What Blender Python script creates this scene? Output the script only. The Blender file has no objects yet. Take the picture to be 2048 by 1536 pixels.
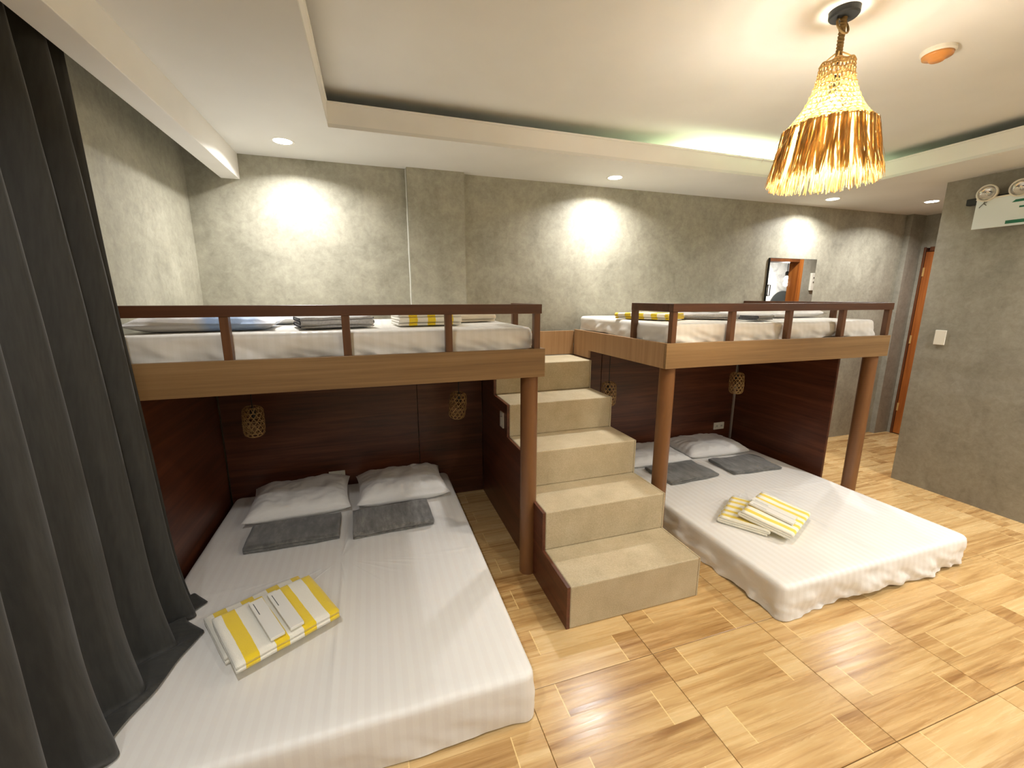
import bpy, math, random
import numpy as np
from mathutils import Vector, Matrix, noise

random.seed(7)
S = bpy.context.scene
COL = S.collection

# ------------------------------------------------------------------ camera
F_PX, YAW, PITCH, ROLL, ZC = 846.4, 0.31834, 0.20222, 0.0015, 1.70
cy_, sy_, cp_, sp_ = math.cos(YAW), math.sin(YAW), math.cos(PITCH), math.sin(PITCH)
fwd = Vector((sy_*cp_, cy_*cp_, -sp_)); rgt = Vector((cy_, -sy_, 0)); upv = rgt.cross(fwd)
r2 = rgt*math.cos(ROLL) + upv*math.sin(ROLL); u2 = -rgt*math.sin(ROLL) + upv*math.cos(ROLL)
cam_d = bpy.data.cameras.new('camera'); cam = bpy.data.objects.new('camera', cam_d); COL.objects.link(cam)
cam_d.sensor_width = 36.0; cam_d.sensor_fit = 'HORIZONTAL'; cam_d.lens = F_PX/2048*36.0
cam_d.clip_start = 0.02
cam.matrix_world = Matrix(((r2.x, u2.x, -fwd.x, 0), (r2.y, u2.y, -fwd.y, 0), (r2.z, u2.z, -fwd.z, ZC), (0, 0, 0, 1)))
S.camera = cam

# ------------------------------------------------------------------ world, exposure
w = bpy.data.worlds.new('world'); S.world = w; w.use_nodes = True
w.node_tree.nodes['Background'].inputs[0].default_value = (0.55, 0.65, 0.8, 1)
w.node_tree.nodes['Background'].inputs[1].default_value = 0.05
S.view_settings.view_transform = 'Standard'; S.view_settings.look = 'None'
S.view_settings.gamma = 1.0; S.view_settings.use_curve_mapping = False
S.view_settings.exposure = 1.28
DOWN_W, PEND_W, LED_E = 12.0, 24.0, 30.0     # downlight watts, big pendant watts, cove strip strength
WARM = (1.0, 0.985, 0.97)

# ------------------------------------------------------------------ helpers
def lin(r, g, b):
    f = lambda c: (c/255/12.92) if c/255 <= .04045 else ((c/255+.055)/1.055)**2.4
    return (f(r), f(g), f(b), 1)

class MB:
    def __init__(s): s.v = []; s.f = []
    def add(s, vs, fs):
        n = len(s.v); s.v += [tuple(p) for p in vs]; s.f += [tuple(i+n for i in q) for q in fs]; return s
    def box(s, x0, x1, y0, y1, z0, z1):
        return s.add([(x0,y0,z0),(x1,y0,z0),(x1,y1,z0),(x0,y1,z0),(x0,y0,z1),(x1,y0,z1),(x1,y1,z1),(x0,y1,z1)],
                     [(3,2,1,0),(4,5,6,7),(0,1,5,4),(1,2,6,5),(2,3,7,6),(3,0,4,7)])
    def prism(s, poly, axis, a, b):     # poly in the two other axes, extruded along axis
        n = len(poly); vs = []
        for h in (a, b):
            for p, q in poly:
                vs.append({'x': (h,p,q), 'y': (p,h,q), 'z': (p,q,h)}[axis])
        fs = [tuple(range(n-1,-1,-1)), tuple(range(n, 2*n))]
        fs += [(i, (i+1) % n, n+(i+1) % n, n+i) for i in range(n)]
        return s.add(vs, fs)
    def tube(s, pts, r, n=8, cap=True):
        P = [Vector(p) for p in pts]; vs = []; fs = []; k = len(P)
        R = r if isinstance(r, (list, tuple)) else [r]*k
        a = None
        for i, p in enumerate(P):
            t = (P[min(i+1,k-1)] - P[max(i-1,0)]).normalized()
            if a is None:
                a = t.orthogonal().normalized()
            a = (a - t*a.dot(t)).normalized(); b = t.cross(a)
            for j in range(n):
                th = 2*math.pi*j/n
                vs.append(p + (a*math.cos(th) + b*math.sin(th))*R[i])
        for i in range(k-1):
            for j in range(n):
                fs.append((i*n+j, i*n+(j+1) % n, (i+1)*n+(j+1) % n, (i+1)*n+j))
        if cap: fs += [tuple(range(n-1,-1,-1)), tuple(range((k-1)*n, k*n))]
        return s.add(vs, fs)
    def lathe(s, prof, cx, cy, n=32, axis='z', caps=True):   # prof: list of (r, h)
        vs = []; fs = []; k = len(prof)
        for r, h in prof:
            for j in range(n):
                th = 2*math.pi*j/n; a, b = r*math.cos(th), r*math.sin(th)
                vs.append({'z': (cx+a, cy+b, h), 'x': (h, cx+a, cy+b), 'y': (cx+a, h, cy+b)}[axis])
        for i in range(k-1):
            for j in range(n):
                fs.append((i*n+j, i*n+(j+1) % n, (i+1)*n+(j+1) % n, (i+1)*n+j))
        if caps: fs += [tuple(range(n-1,-1,-1)), tuple(range((k-1)*n, k*n))]
        return s.add(vs, fs)
    def ribbon(s, pts, nrm, wdt):       # flat strip along pts with surface normals
        P = [Vector(p) for p in pts]; k = len(P); vs = []; fs = []
        for i, p in enumerate(P):
            t = (P[min(i+1,k-1)] - P[max(i-1,0)]).normalized(); b = t.cross(Vector(nrm[i])).normalized()
            ww = wdt[i] if isinstance(wdt, (list, tuple)) else wdt
            vs += [p - b*ww/2, p + b*ww/2]
        for i in range(k-1): fs.append((2*i, 2*i+1, 2*i+3, 2*i+2))
        return s.add(vs, fs)
    def build(s, name, mat, parent=None, smooth=False, bevel=0, seg=2):
        off = Vector((0,0,0)) if parent is None else WL(parent)
        me = bpy.data.meshes.new(name)
        me.from_pydata([tuple(Vector(p)-off) for p in s.v], [], s.f); me.update()
        me.materials.append(mat)
        if smooth:
            for p in me.polygons: p.use_smooth = True
        o = bpy.data.objects.new(name, me); COL.objects.link(o)
        if parent is not None: o.parent = parent
        if bevel:
            m = o.modifiers.new('bevel', 'BEVEL'); m.width = bevel; m.segments = seg; m.limit_method = 'ANGLE'
        return o

def WL(o):
    v = Vector(o.location)
    while o.parent is not None: o = o.parent; v = v + Vector(o.location)
    return v
def tag(o, label, cat, group=None):
    o['label'] = label; o['category'] = cat
    if group: o['group'] = group
    return o
def thing(name, label, cat, loc=(0,0,0), group=None):
    o = bpy.data.objects.new(name, None); COL.objects.link(o); o.location = loc
    o.empty_display_size = .1
    return tag(o, label, cat, group)
def struct(o, label=None):
    o['kind'] = 'structure'
    if label: o['label'] = label
    return o
def box(name, mat, x0, x1, y0, y1, z0, z1, parent=None, bevel=0):
    return MB().box(x0,x1,y0,y1,z0,z1).build(name, mat, parent, bevel=bevel)
def copy_tree(o, parent=None, loc=None):
    c = o.copy(); COL.objects.link(c)
    if parent is not None: c.parent = parent
    if loc is not None: c.location = loc
    for ch in list(o.children): copy_tree(ch, c)
    return c
def N(p, sc, seed=0.0):
    return noise.noise(Vector((p[0]*sc+seed, p[1]*sc-seed*.7, p[2]*sc+seed*1.3)))

# ------------------------------------------------------------------ materials
class NT:
    def __init__(s, name, rough=.5, col=(.8,.8,.8,1)):
        s.m = bpy.data.materials.new(name); s.m.use_nodes = True
        s.n = s.m.node_tree.nodes; s.l = s.m.node_tree.links
        s.b = s.n['Principled BSDF']; s.set(Roughness=rough); s.b.inputs['Base Color'].default_value = col
    def set(s, **k):
        for a, v in k.items(): s.b.inputs[a.replace('_',' ')].default_value = v
        return s
    def node(s, t, **k):
        x = s.n.new(t)
        for a, v in k.items(): setattr(x, a, v)
        return x
    def coords(s, scale=(1,1,1), kind='Object', loc=(0,0,0), rot=(0,0,0)):
        tc = s.node('ShaderNodeTexCoord'); mp = s.node('ShaderNodeMapping')
        mp.inputs['Scale'].default_value = scale; mp.inputs['Location'].default_value = loc; mp.inputs['Rotation'].default_value = rot
        s.l.new(tc.outputs[kind], mp.inputs[0]); return mp.outputs[0]
    def noise(s, vec, scale, detail=4, rough=.5, dist=0):
        x = s.node('ShaderNodeTexNoise'); x.inputs['Scale'].default_value = scale; x.inputs['Detail'].default_value = detail
        x.inputs['Roughness'].default_value = rough; x.inputs['Distortion'].default_value = dist
        s.l.new(vec, x.inputs['Vector']); return x.outputs['Fac']
    def ramp(s, fac, stops):
        r = s.node('ShaderNodeValToRGB'); e = r.color_ramp.elements
        e[0].position, e[0].color = stops[0]; e[1].position, e[1].color = stops[-1]
        for p, c in stops[1:-1]:
            k = e.new(p); k.color = c
        s.l.new(fac, r.inputs[0]); return r.outputs[0]
    def mix(s, fac, a, b, mode='MIX'):
        x = s.node('ShaderNodeMix', data_type='RGBA', blend_type=mode)
        for i, v in ((0, fac), (6, a), (7, b)):
            if hasattr(v, 'links') or hasattr(v, 'is_linked'): s.l.new(v, x.inputs[i])
            else: x.inputs[i].default_value = v
        return x.outputs[2]
    def math(s, op, a, b=None, c=None):
        x = s.node('ShaderNodeMath', operation=op)
        for i, v in enumerate((a, b, c)):
            if v is None: continue
            if hasattr(v, 'is_linked'): s.l.new(v, x.inputs[i])
            else: x.inputs[i].default_value = v
        return x.outputs[0]
    def color(s, c): s.l.new(c, s.b.inputs['Base Color']); return s
    def rough(s, c): s.l.new(c, s.b.inputs['Roughness']); return s
    def bump(s, h, strength=.2, dist=.01):
        x = s.node('ShaderNodeBump'); x.inputs['Strength'].default_value = strength; x.inputs['Distance'].default_value = dist
        s.l.new(h, x.inputs['Height']); s.l.new(x.outputs[0], s.b.inputs['Normal']); return s

def m_plain(name, rgb, rough=.5, **k): return NT(name, rough, lin(*rgb)).set(**k).m

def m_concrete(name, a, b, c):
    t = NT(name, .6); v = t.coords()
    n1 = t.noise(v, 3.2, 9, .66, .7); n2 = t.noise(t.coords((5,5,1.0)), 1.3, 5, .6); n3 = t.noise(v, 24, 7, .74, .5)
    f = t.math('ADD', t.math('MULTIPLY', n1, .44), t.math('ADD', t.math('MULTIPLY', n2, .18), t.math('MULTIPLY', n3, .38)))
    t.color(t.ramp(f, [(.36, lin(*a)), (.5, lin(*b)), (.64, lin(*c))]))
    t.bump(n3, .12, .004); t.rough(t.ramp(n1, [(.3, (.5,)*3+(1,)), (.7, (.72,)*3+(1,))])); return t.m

def m_wood(name, cols, axis='x', rough=.42, grain=14, rot=(0,0,0), bump=.05):
    sc = {'x': (.55, grain, grain), 'y': (grain, .55, grain), 'z': (grain, grain, .55)}[axis]
    t = NT(name, rough); v = t.coords(sc, rot=rot)
    n1 = t.noise(v, 1.0, 6, .62, .8); n2 = t.noise(v, 5.0, 4, .6); n3 = t.noise(t.coords((1,1,1)), 1.2, 3)
    f = t.math('ADD', t.math('MULTIPLY', n1, .6), t.math('ADD', t.math('MULTIPLY', n2, .25), t.math('MULTIPLY', n3, .15)))
    t.color(t.ramp(f, [(.33, lin(*cols[0])), (.5, lin(*cols[1])), (.67, lin(*cols[2]))]))
    t.bump(n2, bump, .003); return t.m

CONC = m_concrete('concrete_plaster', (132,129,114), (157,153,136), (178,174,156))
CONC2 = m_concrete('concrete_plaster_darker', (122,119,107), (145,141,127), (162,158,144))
t = NT('ceiling_paint', .75); t.color(t.ramp(t.noise(t.coords(), 1.4, 3), [(.3, lin(212,211,205)), (.7, lin(222,221,216))])); CEIL = t.m
t = NT('white_gypsum', .6); t.color(t.ramp(t.noise(t.coords(), 2, 3), [(.3, lin(226,223,216)), (.7, lin(236,234,228))])); WHITE = t.m
LAM = m_wood('light_laminate', ((116,88,56), (136,106,69), (154,123,84)), 'x', .4, 26)
LAMV = m_wood('light_laminate_vertical', ((146,110,74), (164,128,90), (180,146,107)), 'z', .4, 24)
RAILM = m_wood('brown_rail_wood', ((68,39,21), (84,50,28), (100,62,37)), 'x', .4, 14)
RAILV = m_wood('brown_rail_wood_upright', ((78,48,25), (96,61,34), (112,74,44)), 'z', .42, 14)
POSTM = m_wood('brown_post_paint', ((104,68,38), (120,80,46), (132,90,54)), 'z', .38, 5, bump=.02)
DARK = m_wood('dark_red_veneer', ((46,22,12), (84,44,27), (118,68,44)), 'x', .36, 11)
DARKV = m_wood('dark_red_veneer_side', ((54,27,15), (90,48,30), (120,70,46)), 'y', .36, 11, rot=(.35,0,0))
ORANGE = m_wood('orange_door_wood', ((120,60,20), (162,92,36), (186,118,56)), 'z', .4, 9)
ORANGED = m_wood('dark_frame_wood', ((70,36,16), (98,54,24), (120,70,34)), 'z', .45, 9)
PLASTIC = m_plain('white_plastic', (232,228,214), .35)
PLASTIC_D = m_plain('grey_plastic_slot', (70,68,64), .5)
BLACK = m_plain('black_plastic', (26,26,25), .45)
GROUT = m_plain('grout', (150,118,74), .8)

# stairs: speckled beige screed with a few stains
t = NT('beige_step_screed', .7); v = t.coords()
fine = t.noise(v, 160, 3, .7); mid = t.noise(v, 6, 6, .6); st = t.noise(v, 3.1, 5, .65)
c = t.ramp(t.math('ADD', t.math('MULTIPLY', fine, .55), t.math('MULTIPLY', mid, .45)), [(.3, lin(160,146,116)), (.5, lin(183,168,137)), (.7, lin(202,189,161))])
c = t.mix(t.ramp(st, [(.66, (0,0,0,1)), (.74, (.55,.55,.55,1))]), c, lin(140,122,88)); t.color(c); t.bump(fine, .25, .004); STEP = t.m

# floor tile: wood-print porcelain, four printed planks per tile, grain along X
TP = .65
t = NT('wood_print_tile', .22); tc = t.node('ShaderNodeTexCoord'); sx = t.node('ShaderNodeSeparateXYZ'); t.l.new(tc.outputs['Object'], sx.inputs[0])
oi = t.node('ShaderNodeObjectInfo'); rnd = oi.outputs['Random']
u = t.math('DIVIDE', sx.outputs[0], TP); vv = t.math('MULTIPLY', sx.outputs[1], 4/TP); row = t.math('FLOOR', vv)
par = t.math('MODULO', row, 2.0); joint = t.math('SUBTRACT', .80, t.math('MULTIPLY', par, .60))
side = t.math('GREATER_THAN', u, joint)
pid = t.math('ADD', t.math('MULTIPLY', row, 2.37), t.math('ADD', t.math('MULTIPLY', side, 1.31), t.math('MULTIPLY', rnd, 57.0)))
wn = t.node('ShaderNodeTexWhiteNoise', noise_dimensions='1D'); t.l.new(pid, wn.inputs['W'])
cx = t.node('ShaderNodeCombineXYZ'); t.l.new(t.math('ADD', t.math('MULTIPLY', sx.outputs[0], 1.0), t.math('MULTIPLY', pid, 3.7)), cx.inputs[0])
t.l.new(t.math('MULTIPLY', sx.outputs[1], 19.0), cx.inputs[1]); t.l.new(pid, cx.inputs[2])
g1 = t.noise(cx.outputs[0], 1.0, 5, .55, 1.0); g2 = t.noise(cx.outputs[0], 3.0, 5, .6, .9)
gf = t.math('ADD', t.math('MULTIPLY', g1, .62), t.math('ADD', t.math('MULTIPLY', g2, .26), t.math('MULTIPLY', wn.outputs['Value'], .16)))
c = t.ramp(gf, [(.33, lin(140,100,56)), (.43, lin(174,135,84)), (.53, lin(196,160,106)), (.68, lin(211,180,128))])
jl = t.math('LESS_THAN', t.math('ABSOLUTE', t.math('SUBTRACT', u, joint)), .0035)
c = t.mix(jl, c, lin(228,198,138)); 
pl = t.math('LESS_THAN', t.math('ABSOLUTE', t.math('SUBTRACT', t.math('FRACT', t.math('ADD', vv, .5)), .5)), .010)
c = t.mix(t.math('MULTIPLY', pl, .35), c, lin(150,108,58)); t.color(c)
t.rough(t.ramp(g2, [(.3, (.20,)*3+(1,)), (.7, (.32,)*3+(1,))])); t.bump(g2, .05, .002); TILE = t.m

# fabrics
def m_sheet(name, a, b, axis=0, pitch=.047, rough=(.42,.62)):
    t = NT(name, .55); tc = t.node('ShaderNodeTexCoord'); sx = t.node('ShaderNodeSeparateXYZ'); t.l.new(tc.outputs['Object'], sx.inputs[0])
    st = t.math('GREATER_THAN', t.math('FRACT', t.math('DIVIDE', t.math('ADD', sx.outputs[axis], 20.0), pitch)), .5)
    t.color(t.mix(st, lin(*a), lin(*b)))
    t.rough(t.math('ADD', rough[0], t.math('MULTIPLY', st, rough[1]-rough[0])))
    t.bump(t.noise(t.coords(), 26, 4, .6), .12, .006); t.set(Sheen_Weight=.15); return t.m
SHEET = m_sheet('white_satin_stripe_sheet', (231,229,224), (225,222,216))
SHEETL = m_sheet('white_satin_sheet_fine', (230,228,223), (227,224,219))
SHEET2 = m_sheet('white_plain_sheet', (228,224,216), (225,221,212))
t = NT('white_pillowcase', .6, lin(230,228,224)); t.bump(t.noise(t.coords(), 14, 5, .6, .5), .35, .012); t.set(Sheen_Weight=.15); PIL = t.m
t = NT('blue_light_tint_pillowcase', .6); tc = t.node('ShaderNodeTexCoord'); sx = t.node('ShaderNodeSeparateXYZ'); t.l.new(tc.outputs['Object'], sx.inputs[0])
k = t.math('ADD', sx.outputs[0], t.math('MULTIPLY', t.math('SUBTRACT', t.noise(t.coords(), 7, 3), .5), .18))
t.color(t.ramp(t.math('ADD', t.math('MULTIPLY', k, 1.6), .5), [(.42, lin(226,224,224)), (.56, lin(172,202,248)), (.86, lin(186,211,249)), (.97, lin(228,228,232))]))  # pale blue band paints bluish light on the pillow into the case colour
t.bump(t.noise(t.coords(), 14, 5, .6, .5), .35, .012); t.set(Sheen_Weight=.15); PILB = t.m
MATT = m_plain('mattress_ticking', (176,168,158), .7)

def terry(t, s=.5):
    t.bump(t.noise(t.coords(), 260, 2, .7), s, .006); t.set(Sheen_Weight=.35, Sheen_Roughness=.6)
def m_towel(name, a, b, pitch, duty, off=0.0, axis=0):
    t = NT(name, .9); tc = t.node('ShaderNodeTexCoord'); sx = t.node('ShaderNodeSeparateXYZ'); t.l.new(tc.outputs['Object'], sx.inputs[0])
    w_ = t.math('MULTIPLY', t.math('SUBTRACT', t.noise(t.coords(), 9, 2), .5), .012)
    f = t.math('FRACT', t.math('DIVIDE', t.math('ADD', t.math('ADD', sx.outputs[axis], w_), 10*pitch+off), pitch))
    t.color(t.mix(t.math('LESS_THAN', f, duty), lin(*a), lin(*b))); terry(t); return t.m
YEL = m_towel('yellow_white_towel', (244,240,226), (243,210,20), .112, .46, .060)
YEL2 = m_towel('yellow_white_towel_narrow', (246,241,222), (244,214,60), .078, .45, .019)
YEL3 = m_towel('yellow_white_towel_upper', (246,241,226), (246,214,20), .105, .45, .02)
t = NT('grey_towel', .92); n = t.noise(t.coords((30,7,30)), 1, 5, .7); t.color(t.ramp(n, [(.3, lin(74,72,68)), (.5, lin(112,109,104)), (.7, lin(150,147,140))])); terry(t, .8); GREY = t.m
t = NT('grey_towel_dark', .92); n = t.noise(t.coords((24,9,30)), 1, 5, .7); t.color(t.ramp(n, [(.3, lin(60,60,57)), (.5, lin(92,91,87)), (.7, lin(126,124,118))])); terry(t, .8); GREY2 = t.m
t = NT('light_grey_towel', .92); n = t.noise(t.coords((30,30,30)), 3, 4, .7); t.color(t.ramp(n, [(.3, lin(176,174,174)), (.7, lin(206,204,202))])); terry(t, .8); LGREY = t.m
NAVY = m_plain('dark_towel_trim', (58,58,64), .9)
CREAM = NT('cream_towel', .92, lin(232,220,196)); terry(CREAM); CREAM = CREAM.m
t = NT('charcoal_curtain', .78); n = t.noise(t.coords((1,40,3)), 4, 3); t.color(t.ramp(n, [(.3, lin(42,42,40)), (.7, lin(52,52,49))])); t.set(Sheen_Weight=.12, Sheen_Roughness=.5); t.bump(t.noise(t.coords(), 300, 2), .1, .002); CURT = t.m

# lamps
RAFF = NT('raffia_strand', .7); n = RAFF.noise(RAFF.coords((26,26,5)), 2, 4, .7)
RAFF.color(RAFF.ramp(n, [(.3, lin(112,78,34)), (.5, lin(176,136,72)), (.7, lin(226,196,132))])); RAFF.set(Subsurface_Weight=0.0)
tr = RAFF.node('ShaderNodeBsdfTranslucent'); mx = RAFF.node('ShaderNodeMixShader'); mx.inputs[0].default_value = .3
tr.inputs[0].default_value = lin(248,222,158); RAFF.l.new(RAFF.b.outputs[0], mx.inputs[1]); RAFF.l.new(tr.outputs[0], mx.inputs[2])
RAFF.l.new(mx.outputs[0], RAFF.n['Material Output'].inputs[0]); RAFF = RAFF.m
CORDM = m_plain('twisted_rope', (140,112,66), .9)
NETM = NT('abaca_net_cord', .85, lin(188,160,108)); tr = NETM.node('ShaderNodeBsdfTranslucent'); mx = NETM.node('ShaderNodeMixShader'); mx.inputs[0].default_value = .4
tr.inputs[0].default_value = lin(250,232,190); NETM.l.new(NETM.b.outputs[0], mx.inputs[1]); NETM.l.new(tr.outputs[0], mx.inputs[2]); NETM.l.new(mx.outputs[0], NETM.n['Material Output'].inputs[0]); NETM = NETM.m
def m_emit(name, col, e):
    t = NT(name, .5, (0,0,0,1)); t.b.inputs['Emission Color'].default_value = col; t.b.inputs['Emission Strength'].default_value = e; return t.m
BULB = m_emit('lit_bulb', (1,.90,.70,1), 30); DISC = m_emit('downlight_diffuser', (1,.95,.86,1), 14); LEDM = m_emit('cove_led', (.80,1,.62,1), LED_E)
BAMB = NT('bamboo_weave', .6); n = BAMB.noise(BAMB.coords((9,9,9)), 3, 3); BAMB.color(BAMB.ramp(n, [(.3, lin(136,104,60)), (.7, lin(184,150,98))])); BAMB = BAMB.m
GLASSY = NT('lens_glass', .08, (.9,.9,.88,1)); GLASSY.set(Metallic=.0, Transmission_Weight=.92, IOR=1.15); GLASSY = GLASSY.m
CHROME = NT('reflector', .15, (.82,.82,.80,1)); CHROME.set(Metallic=1.0); CHROME = CHROME.m
MIRR = NT('mirror_glass', .015, (.93,.94,.93,1)); MIRR.set(Metallic=1.0); MIRR = MIRR.m
GREEN = m_plain('green_sign_print', (16,110,82), .4); SIGN = m_plain('white_sign_panel', (226,236,238), .2); GREYP = m_plain('grey_print', (96,100,98), .5)
t = NT('white_marble_tile', .2); n = t.noise(t.coords(), 2.4, 8, .65, 1.2); t.color(t.ramp(n, [(.35, lin(176,176,178)), (.55, lin(232,232,230)), (.75, lin(240,240,238))])); MARB = t.m
DETW = m_plain('detector_white', (228,222,208), .4); DETO = m_plain('detector_amber', (206,140,74), .25)
PAPER = m_plain('white_card_box', (232,230,222), .5)

# ================================================================== room shell
YB, XL, XR, ZP, ZT = 3.535, -1.108, 4.668, 2.648, 2.85
Y0 = -1.6; XE = 6.27; YC = 2.485
floor = struct(box('floor', GROUT, XL-.12, 7.7, Y0-.12, YB+.12, -.10, -.006), 'wood-print tiled floor')
tile_me = None
i0 = int(math.floor((XL-.551)/TP)); i1 = int(math.ceil((XE-.551)/TP))
j0 = int(math.floor((Y0-1.452)/TP)); j1 = int(math.ceil((YB-1.452)/TP))
for i in range(i0, i1):
    for j in range(j0, j1):
        if tile_me is None:
            g = .0012
            tl = MB().box(g, TP-g, g, TP-g, -.0055, 0).build('floor_tile', TILE, None, bevel=.0012, seg=1); tile_me = tl
        else:
            tl = tile_me.copy(); COL.objects.link(tl)
        tl.location = (.551+i*TP, 1.452+j*TP, 0); tl.parent = floor

wb = MB().box(XL-.12, 7.7, YB, YB+.12, 0, 3.0)
struct(wb.build('wall_back', CONC), 'grey polished concrete back wall')
struct(box('wall_left', CONC, XL-.12, XL, Y0-.12, YB, 0, 3.0), 'grey polished concrete left wall')
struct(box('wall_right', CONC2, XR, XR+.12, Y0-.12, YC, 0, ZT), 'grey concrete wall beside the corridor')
struct(box('wall_front', CONC, XL, XR, Y0-.12, Y0, 0, 3.0), 'concrete wall behind the viewer')
# corridor wall with bathroom door opening, end wall with door opening
DX0, DX1, DZ = 4.98, 5.74, 2.22
m = MB().box(XR+.12, DX0, YC-.12, YC, 0, ZT).box(DX1, 7.7, YC-.12, YC, 0, ZT).box(DX0, DX1, YC-.12, YC, DZ, ZT)
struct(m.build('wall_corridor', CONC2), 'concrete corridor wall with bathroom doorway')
EY0, EY1, EZ = 2.58, 3.425, 2.275
m = MB().box(XE, XE+.12, YC, EY0, 0, ZT).box(XE, XE+.12, EY1, YB, 0, ZT).box(XE, XE+.12, EY0, EY1, EZ, ZT)
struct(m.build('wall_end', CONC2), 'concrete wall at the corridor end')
# bathroom shell (seen in the mirror)
struct(box('wall_bathroom', MARB, 4.79, 7.7, .98, 1.10, 0, ZT), 'white marble bathroom wall')
struct(box('wall_bathroom_side', MARB, 7.58, 7.7, 1.10, YC-.12, 0, ZT), 'white marble bathroom side wall')
# pilaster, corner column, caulk line
struct(box('trim_1', CONC, .316, .752, YB-.055, YB, 0, ZP), 'concrete pilaster on the back wall')
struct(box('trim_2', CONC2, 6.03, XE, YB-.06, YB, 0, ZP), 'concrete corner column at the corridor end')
tp = [(.3145, YB-.004, 1.2)]
cr = MB(); pts = [(.3135+.003*noise.noise(Vector((z*9,0,0))), YB-.003, z) for z in np.linspace(1.42, 2.645, 60)]
cr.tube(pts, .0042, 5); struct(cr.build('trim_3', WHITE), 'ragged white caulk line beside the pilaster')

# ceiling: slab, soffit frame, lip
struct(box('ceiling', CEIL, XL-.12, 7.7, Y0-.12, YB+.12, ZT, ZT+.1), 'raised white centre ceiling')
TX0, TX1, TY0, TY1 = -.166, 4.05, -.98, 2.85
m = MB().box(-.90, TX0, Y0, YB, ZP, ZP+.02).box(TX1, XR, Y0, YB, ZP, ZP+.02).box(TX0, TX1, TY1, YB, ZP, ZP+.02).box(TX0, TX1, Y0, TY0, ZP, ZP+.02)
m.box(XR, XE, YC, YB, ZP, ZP+.02)
struct(m.build('ceiling_soffit', CEIL), 'dropped white ceiling border')
zl = 2.771
m = MB().box(TX0-.03, TX0, TY0-.03, TY1+.03, ZP+.02, zl).box(TX1, TX1+.03, TY0-.03, TY1+.03, ZP+.02, zl).box(TX0, TX1, TY1, TY1+.03, ZP+.02, zl).box(TX0, TX1, TY0-.03, TY0, ZP+.02, zl)
m.box(TX0-.012, TX0+.006, TY0, TY1, zl, zl+.012).box(TX0, TX1, TY1-.006, TY1+.012, zl, zl+.012).box(TX1-.006, TX1+.012, TY0, TY1, zl, zl+.012)
struct(m.build('trim_4', WHITE), 'white lip around the ceiling recess')
struct(MB().box(-.905, -.792, Y0, YB, 2.485, ZP+.02).build('trim_5', WHITE, bevel=.003), 'white curtain pelmet')

# doors
d1 = bpy.data.objects.new('door_1', None); COL.objects.link(d1); d1.location = (XE, EY1, 0); struct(d1, 'orange wooden door at the corridor end')
MB().box(XE-.012, XE+.13, EY1-.010, EY1+.014, 0, EZ+.01).build('door_frame', ORANGED, d1, bevel=.004)
MB().box(XE-.012, XE+.13, EY0-.012, EY0+.045, 0, EZ+.01).build('door_frame', ORANGED, d1, bevel=.004)
MB().box(XE-.012, XE+.13, EY0+.045, EY1-.045, EZ-.04, EZ+.01).build('door_frame', ORANGED, d1, bevel=.004)
leaf = MB().box(XE-.004, XE+.04, EY0+.047, EY1-.012, .01, EZ-.045).build('door_leaf', ORANGE, d1, bevel=.004)
for z in (.35, 1.2, 2.0): MB().box(XE-.010, XE-.004, EY1-.030, EY1-.012, z-.05, z+.05).build('hinge', m_plain('brass_hinge', (190,150,90), .35), leaf)
d2 = bpy.data.objects.new('door_2', None); COL.objects.link(d2); d2.location = (DX0, YC, 0); struct(d2, 'wooden bathroom doorway seen in the mirror')
MB().box(DX0-.01, DX0+.04, YC-.14, YC+.015, 0, DZ+.01).build('door_frame', ORANGE, d2, bevel=.003)
MB().box(DX1-.055, DX1+.02, YC-.14, YC+.015, 0, DZ+.01).build('door_frame', ORANGE, d2, bevel=.003)
MB().box(DX0+.04, DX1-.055, YC-.14, YC+.015, DZ-.04, DZ+.01).build('door_frame', ORANGED, d2, bevel=.003)

# ================================================================== downlights
def downlight(x, y, label, z=ZP, power=.62):
    o = thing('downlight', label, 'downlight', (x, y, z), 'recessed ceiling downlights')
    MB().lathe([(.052, z-.001), (.068, z-.004), (.070, z-.0005)], x, y, 28, caps=False).build('trim_ring', WHITE, o, smooth=True)
    MB().lathe([(.0, z-.0022), (.053, z-.0022)], x, y, 28, caps=False).build('diffuser', DISC, o)
    ld = bpy.data.lights.new('downlight_beam', 'AREA'); ld.shape = 'DISK'; ld.size = .10; ld.spread = math.radians(148); ld.energy = DOWN_W*power; ld.color = WARM
    lo = bpy.data.objects.new('downlight_beam', ld); COL.objects.link(lo); lo.parent = o; lo.location = (0, 0, -.006)
    return o
downlight(-.455, 3.18, 'round lit downlight nearest the curtain pelmet')
downlight(1.94, 3.237, 'round lit downlight above the staircase')
downlight(4.37, 3.224, 'round lit downlight above the wall mirror')
downlight(5.42, 2.986, 'round lit downlight over the corridor')
for x, y, pw, lb in [(-.455, .75, .5, 'unseen fill downlight over the curtain side, behind the viewer'), (-.455, -1.25, .8, 'unseen fill downlight in the rear corner by the curtain wall'),
                 (1.94, -1.25, 1.5, 'unseen fill downlight in the middle of the rear ceiling border'), (4.37, -1.25, 1.7, 'unseen fill downlight in the rear corner by the right wall'), (4.37, .75, 1.5, 'unseen fill downlight over the right wall side, behind the viewer')]:
    downlight(x, y, lb, power=pw)  # unseen downlights added as fill, each with its own power

led = MB().box(2.5, 4.0, 3.15, 3.175, ZP+.020, ZP+.068).build('led_strip', LEDM)
tag(led, 'greenish lit cove strip hidden behind the ceiling lip', 'light strip')

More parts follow.
